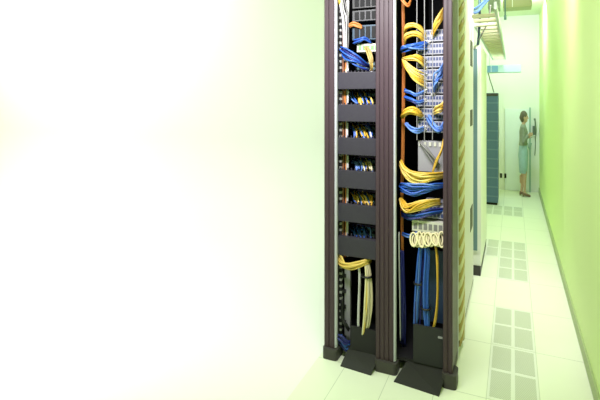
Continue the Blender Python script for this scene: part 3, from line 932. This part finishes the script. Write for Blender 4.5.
def ball(bm, c, rx, ry, rz):
    r = bmesh.ops.create_uvsphere(bm, u_segments=16, v_segments=12, radius=1.0)
    for v in r['verts']:
        v.co = Vector((v.co.x * rx + c[0], v.co.y * ry + c[1], v.co.z * rz + c[2]))


def loft(bm, rings, sides=20):
    """stack of ellipses (cx, cy, z, rx, ry), closed at both ends"""
    R = []
    for cx, cy, z, rx, ry in rings:
        R.append([bm.verts.new((cx + rx * math.cos(2 * math.pi * k / sides), cy + ry * math.sin(2 * math.pi * k / sides), z)) for k in range(sides)])
    for A, B in zip(R, R[1:]):
        for k in range(sides):
            bm.faces.new((A[k], A[(k + 1) % sides], B[(k + 1) % sides], B[k]))
    bm.faces.new(R[0][::-1]); bm.faces.new(R[-1])


def fused(name, bm, m, parent, voxel, smooth_iter=3):
    """weld overlapping closed shapes into one continuous skin"""
    o = link(name, bm, m, None)
    md = o.modifiers.new('remesh', 'REMESH'); md.mode = 'VOXEL'; md.voxel_size = voxel; md.use_smooth_shade = True
    sm = o.modifiers.new('smooth', 'SMOOTH'); sm.iterations = smooth_iter; sm.factor = 0.5
    dg = bpy.context.evaluated_depsgraph_get()
    me = bpy.data.meshes.new_from_object(o.evaluated_get(dg))
    o.modifiers.clear()
    old = o.data
    o.data = me
    bpy.data.meshes.remove(old)
    if not me.materials:
        me.materials.append(m)
    for p in me.polygons:
        p.use_smooth = True
    o.parent = parent
    return o


base = PX(524.5, 197, 0.20)
foot_pt = Vector((0.172, 9.70, 0.0))
M['skin'] = mat('skin', (0.62, 0.40, 0.30), 0.5)
M['hair'] = mat('dark brown hair', (0.12, 0.10, 0.07), 0.5)
M['top'] = mat('grey green jacket', (0.32, 0.34, 0.33), 0.8, noise=0.15, nscale=30)
M['skirt'] = mat('pale blue skirt', (0.40, 0.56, 0.72), 0.8, noise=0.12, nscale=20)
M['shoe'] = mat('brown shoe', (0.20, 0.12, 0.08), 0.4)
M['eye'] = mat('eye', (0.05, 0.04, 0.03), 0.3)
M['paper'] = mat('pale pad', (0.82, 0.83, 0.80), 0.6)
per = thing('person', 'person in a grey green jacket and pale blue skirt standing by the end door', 'person', foot_pt)
# x is the way the person faces (towards the right wall); y is across the body
bm = bmesh.new()
hipz, shz = 0.88, 1.36
fa, fb = (0.035, -0.055), (-0.035, 0.055)      # ankles
for (ax, ay), s in ((fa, -1), (fb, 1)):
    knee = (ax * 0.6 + 0.02, s * 0.06, 0.47)
    hip = (0.0, s * 0.075, hipz)
    capsule(bm, hip, knee, 0.078, 0.050)
    capsule(bm, knee, (ax, ay, 0.12), 0.048, 0.030)
    capsule(bm, (ax - 0.008, ay, 0.37), (ax - 0.012, ay, 0.27), 0.044, 0.038)
    capsule(bm, (ax, ay, 0.11), (ax - 0.02, ay, 0.055), 0.031, 0.026)
    capsule(bm, (ax, ay, 0.07), (ax + 0.10, ay, 0.028), 0.027, 0.022)
loft(bm, [(0, 0, 0.84, 0.085, 0.145), (0, 0, 0.93, 0.095, 0.155), (0.005, 0, 1.03, 0.075, 0.118), (0.01, 0, 1.15, 0.088, 0.132),
          (0.01, 0, 1.26, 0.092, 0.145), (0.0, 0, 1.36, 0.065, 0.15), (0.0, 0, 1.40, 0.045, 0.07)])
capsule(bm, (0.0, 0, 1.37), (0.02, 0, 1.47), 0.05, 0.043)
hx, hz = 0.032, 1.545
ball(bm, (hx, 0, hz), 0.085, 0.070, 0.105)
ball(bm, (hx + 0.022, 0, hz - 0.052), 0.058, 0.052, 0.055)     # jaw
capsule(bm, (hx + 0.080, 0, hz + 0.010), (hx + 0.096, 0, hz - 0.022), 0.008, 0.012)   # nose
capsule(bm, (hx + 0.072, -0.016, hz - 0.052), (hx + 0.072, 0.016, hz - 0.052), 0.008, 0.008)  # lips
for s in (-1, 1):
    ball(bm, (hx - 0.005, s * 0.071, hz - 0.008), 0.018, 0.009, 0.028)
    # arms: upper arm down, forearm raised forwards
    sh = (0.0, s * 0.165, 1.345)
    el = (-0.02, s * 0.185, 1.09) if s > 0 else (0.0, s * 0.185, 1.085)
    wr = (0.125, s * 0.075, 1.20) if s < 0 else (0.115, s * 0.08, 1.15)
    capsule(bm, (0, s * 0.12, 1.345), sh, 0.055, 0.052)
    capsule(bm, sh, el, 0.047, 0.038)
    capsule(bm, el, wr, 0.037, 0.025)
    # palm, four fingers and a thumb closed on the pad
    w = Vector(wr)
    f_ = Vector((0.92, -s * 0.30, 0.22)).normalized()
    side = Vector((0, 0, 1.0))
    pc = w + f_ * 0.045
    for q in (-1, 0, 1):
        capsule(bm, w + f_ * 0.01 + side * 0.014 * q, pc + f_ * 0.03 + side * 0.018 * q, 0.014, 0.013, 8)
    for q, ln in ((-1.5, 0.024), (-0.5, 0.030), (0.5, 0.032), (1.5, 0.028)):
        k0 = pc + f_ * 0.035 + side * 0.0165 * q
        k1 = k0 + f_ * ln
        k2 = k1 + (f_ * 0.25 + Vector((0, -s * 0.9, -0.1))).normalized() * ln * 0.85
        k3 = k2 + (f_ * -0.6 + Vector((0, -s * 0.7, 0))).normalized() * ln * 0.6
        capsule(bm, k0, k1, 0.0085, 0.008, 8); capsule(bm, k1, k2, 0.008, 0.0072, 8); capsule(bm, k2, k3, 0.0072, 0.0062, 8)
    t0 = w + f_ * 0.02 + side * 0.02
    t1 = t0 + (f_ * 0.7 + side * 0.9 + Vector((0, -s * 0.3, 0))).normalized() * 0.035
    t2 = t1 + (f_ + Vector((0, -s * 0.8, -0.1))).normalized() * 0.03
    capsule(bm, t0, t1, 0.011, 0.009, 8); capsule(bm, t1, t2, 0.009, 0.007, 8)
body = fused('body', bm, M['skin'], per, 0.0055, 2)
for s in (-1, 1):
    bm = bmesh.new(); ball(bm, (hx + 0.072, s * 0.028, hz + 0.012), 0.010, 0.012, 0.008)
    link('eye', bm, M['eye'], per, smooth=True)
bm = bmesh.new()
ball(bm, (hx - 0.018, 0, hz + 0.030), 0.094, 0.080, 0.098)
ball(bm, (hx - 0.045, 0, hz - 0.01), 0.068, 0.076, 0.10)
ball(bm, (hx - 0.085, 0, hz - 0.005), 0.04, 0.045, 0.05)
fused('hair', bm, M['hair'], per, 0.006, 3)
bm = bmesh.new()
loft(bm, [(0.0, 0, 1.00, 0.104, 0.150), (0.005, 0, 1.06, 0.098, 0.138), (0.01, 0, 1.15, 0.102, 0.146), (0.01, 0, 1.26, 0.108, 0.160),
          (0.0, 0, 1.35, 0.080, 0.168), (0.0, 0, 1.405, 0.058, 0.085)])
for s in (-1, 1):
    sh = (0.0, s * 0.165, 1.345)
    el = (-0.02, s * 0.185, 1.09) if s > 0 else (0.0, s * 0.185, 1.085)
    wr = Vector((0.125, s * 0.075, 1.20) if s < 0 else (0.115, s * 0.08, 1.15))
    cuff = Vector(el).lerp(wr, 0.80)
    capsule(bm, (0, s * 0.12, 1.345), sh, 0.064, 0.061)
    capsule(bm, sh, el, 0.058, 0.049)
    capsule(bm, el, cuff, 0.048, 0.036)
fused('jacket', bm, M['top'], per, 0.008, 3)
bm = bmesh.new()
loft(bm, [(0.005, 0, 0.46, 0.095, 0.130), (0.005, 0, 0.60, 0.112, 0.150), (0.0, 0, 0.80, 0.122, 0.172), (0, 0, 0.90, 0.112, 0.168), (0.0, 0, 1.03, 0.088, 0.132)], 28)
sk = link('skirt', bm, M['skirt'], per, smooth=True)
for (ax, ay), s in ((fa, -1), (fb, 1)):
    bm = bmesh.new()
    capsule(bm, (ax - 0.025, ay, 0.062), (ax + 0.02, ay, 0.052), 0.033, 0.032)
    capsule(bm, (ax + 0.02, ay, 0.052), (ax + 0.125, ay, 0.026), 0.031, 0.025)
    tube(bm, [Vector((ax - 0.035, ay, 0.05)), Vector((ax - 0.038, ay, 0.001))], [0.024, 0.014], 10)
    fused('shoe', bm, M['shoe'], per, 0.006, 1)
low = min(min((v.co.z for v in c.data.vertices), default=0) for c in per.children if c.name.startswith('shoe'))
per.location.z -= low
per.scale = (0.68, 0.92, 0.955)
pad = thing('note_pad', 'pale pad held by the person in the corridor', 'note pad', foot_pt + Vector((0.158, 0, 1.117)))
bm = bbox(-0.04, 0.05, -0.035, 0.035, 0.0, 0.012)
link('sheets', bm, M['paper'], pad, bevel=0.002)
link('backing_board', bbox(-0.043, 0.053, -0.038, 0.038, -0.006, -0.0005), M['greyplate'], pad)
pad.rotation_euler = (0, math.radians(-25), 0)
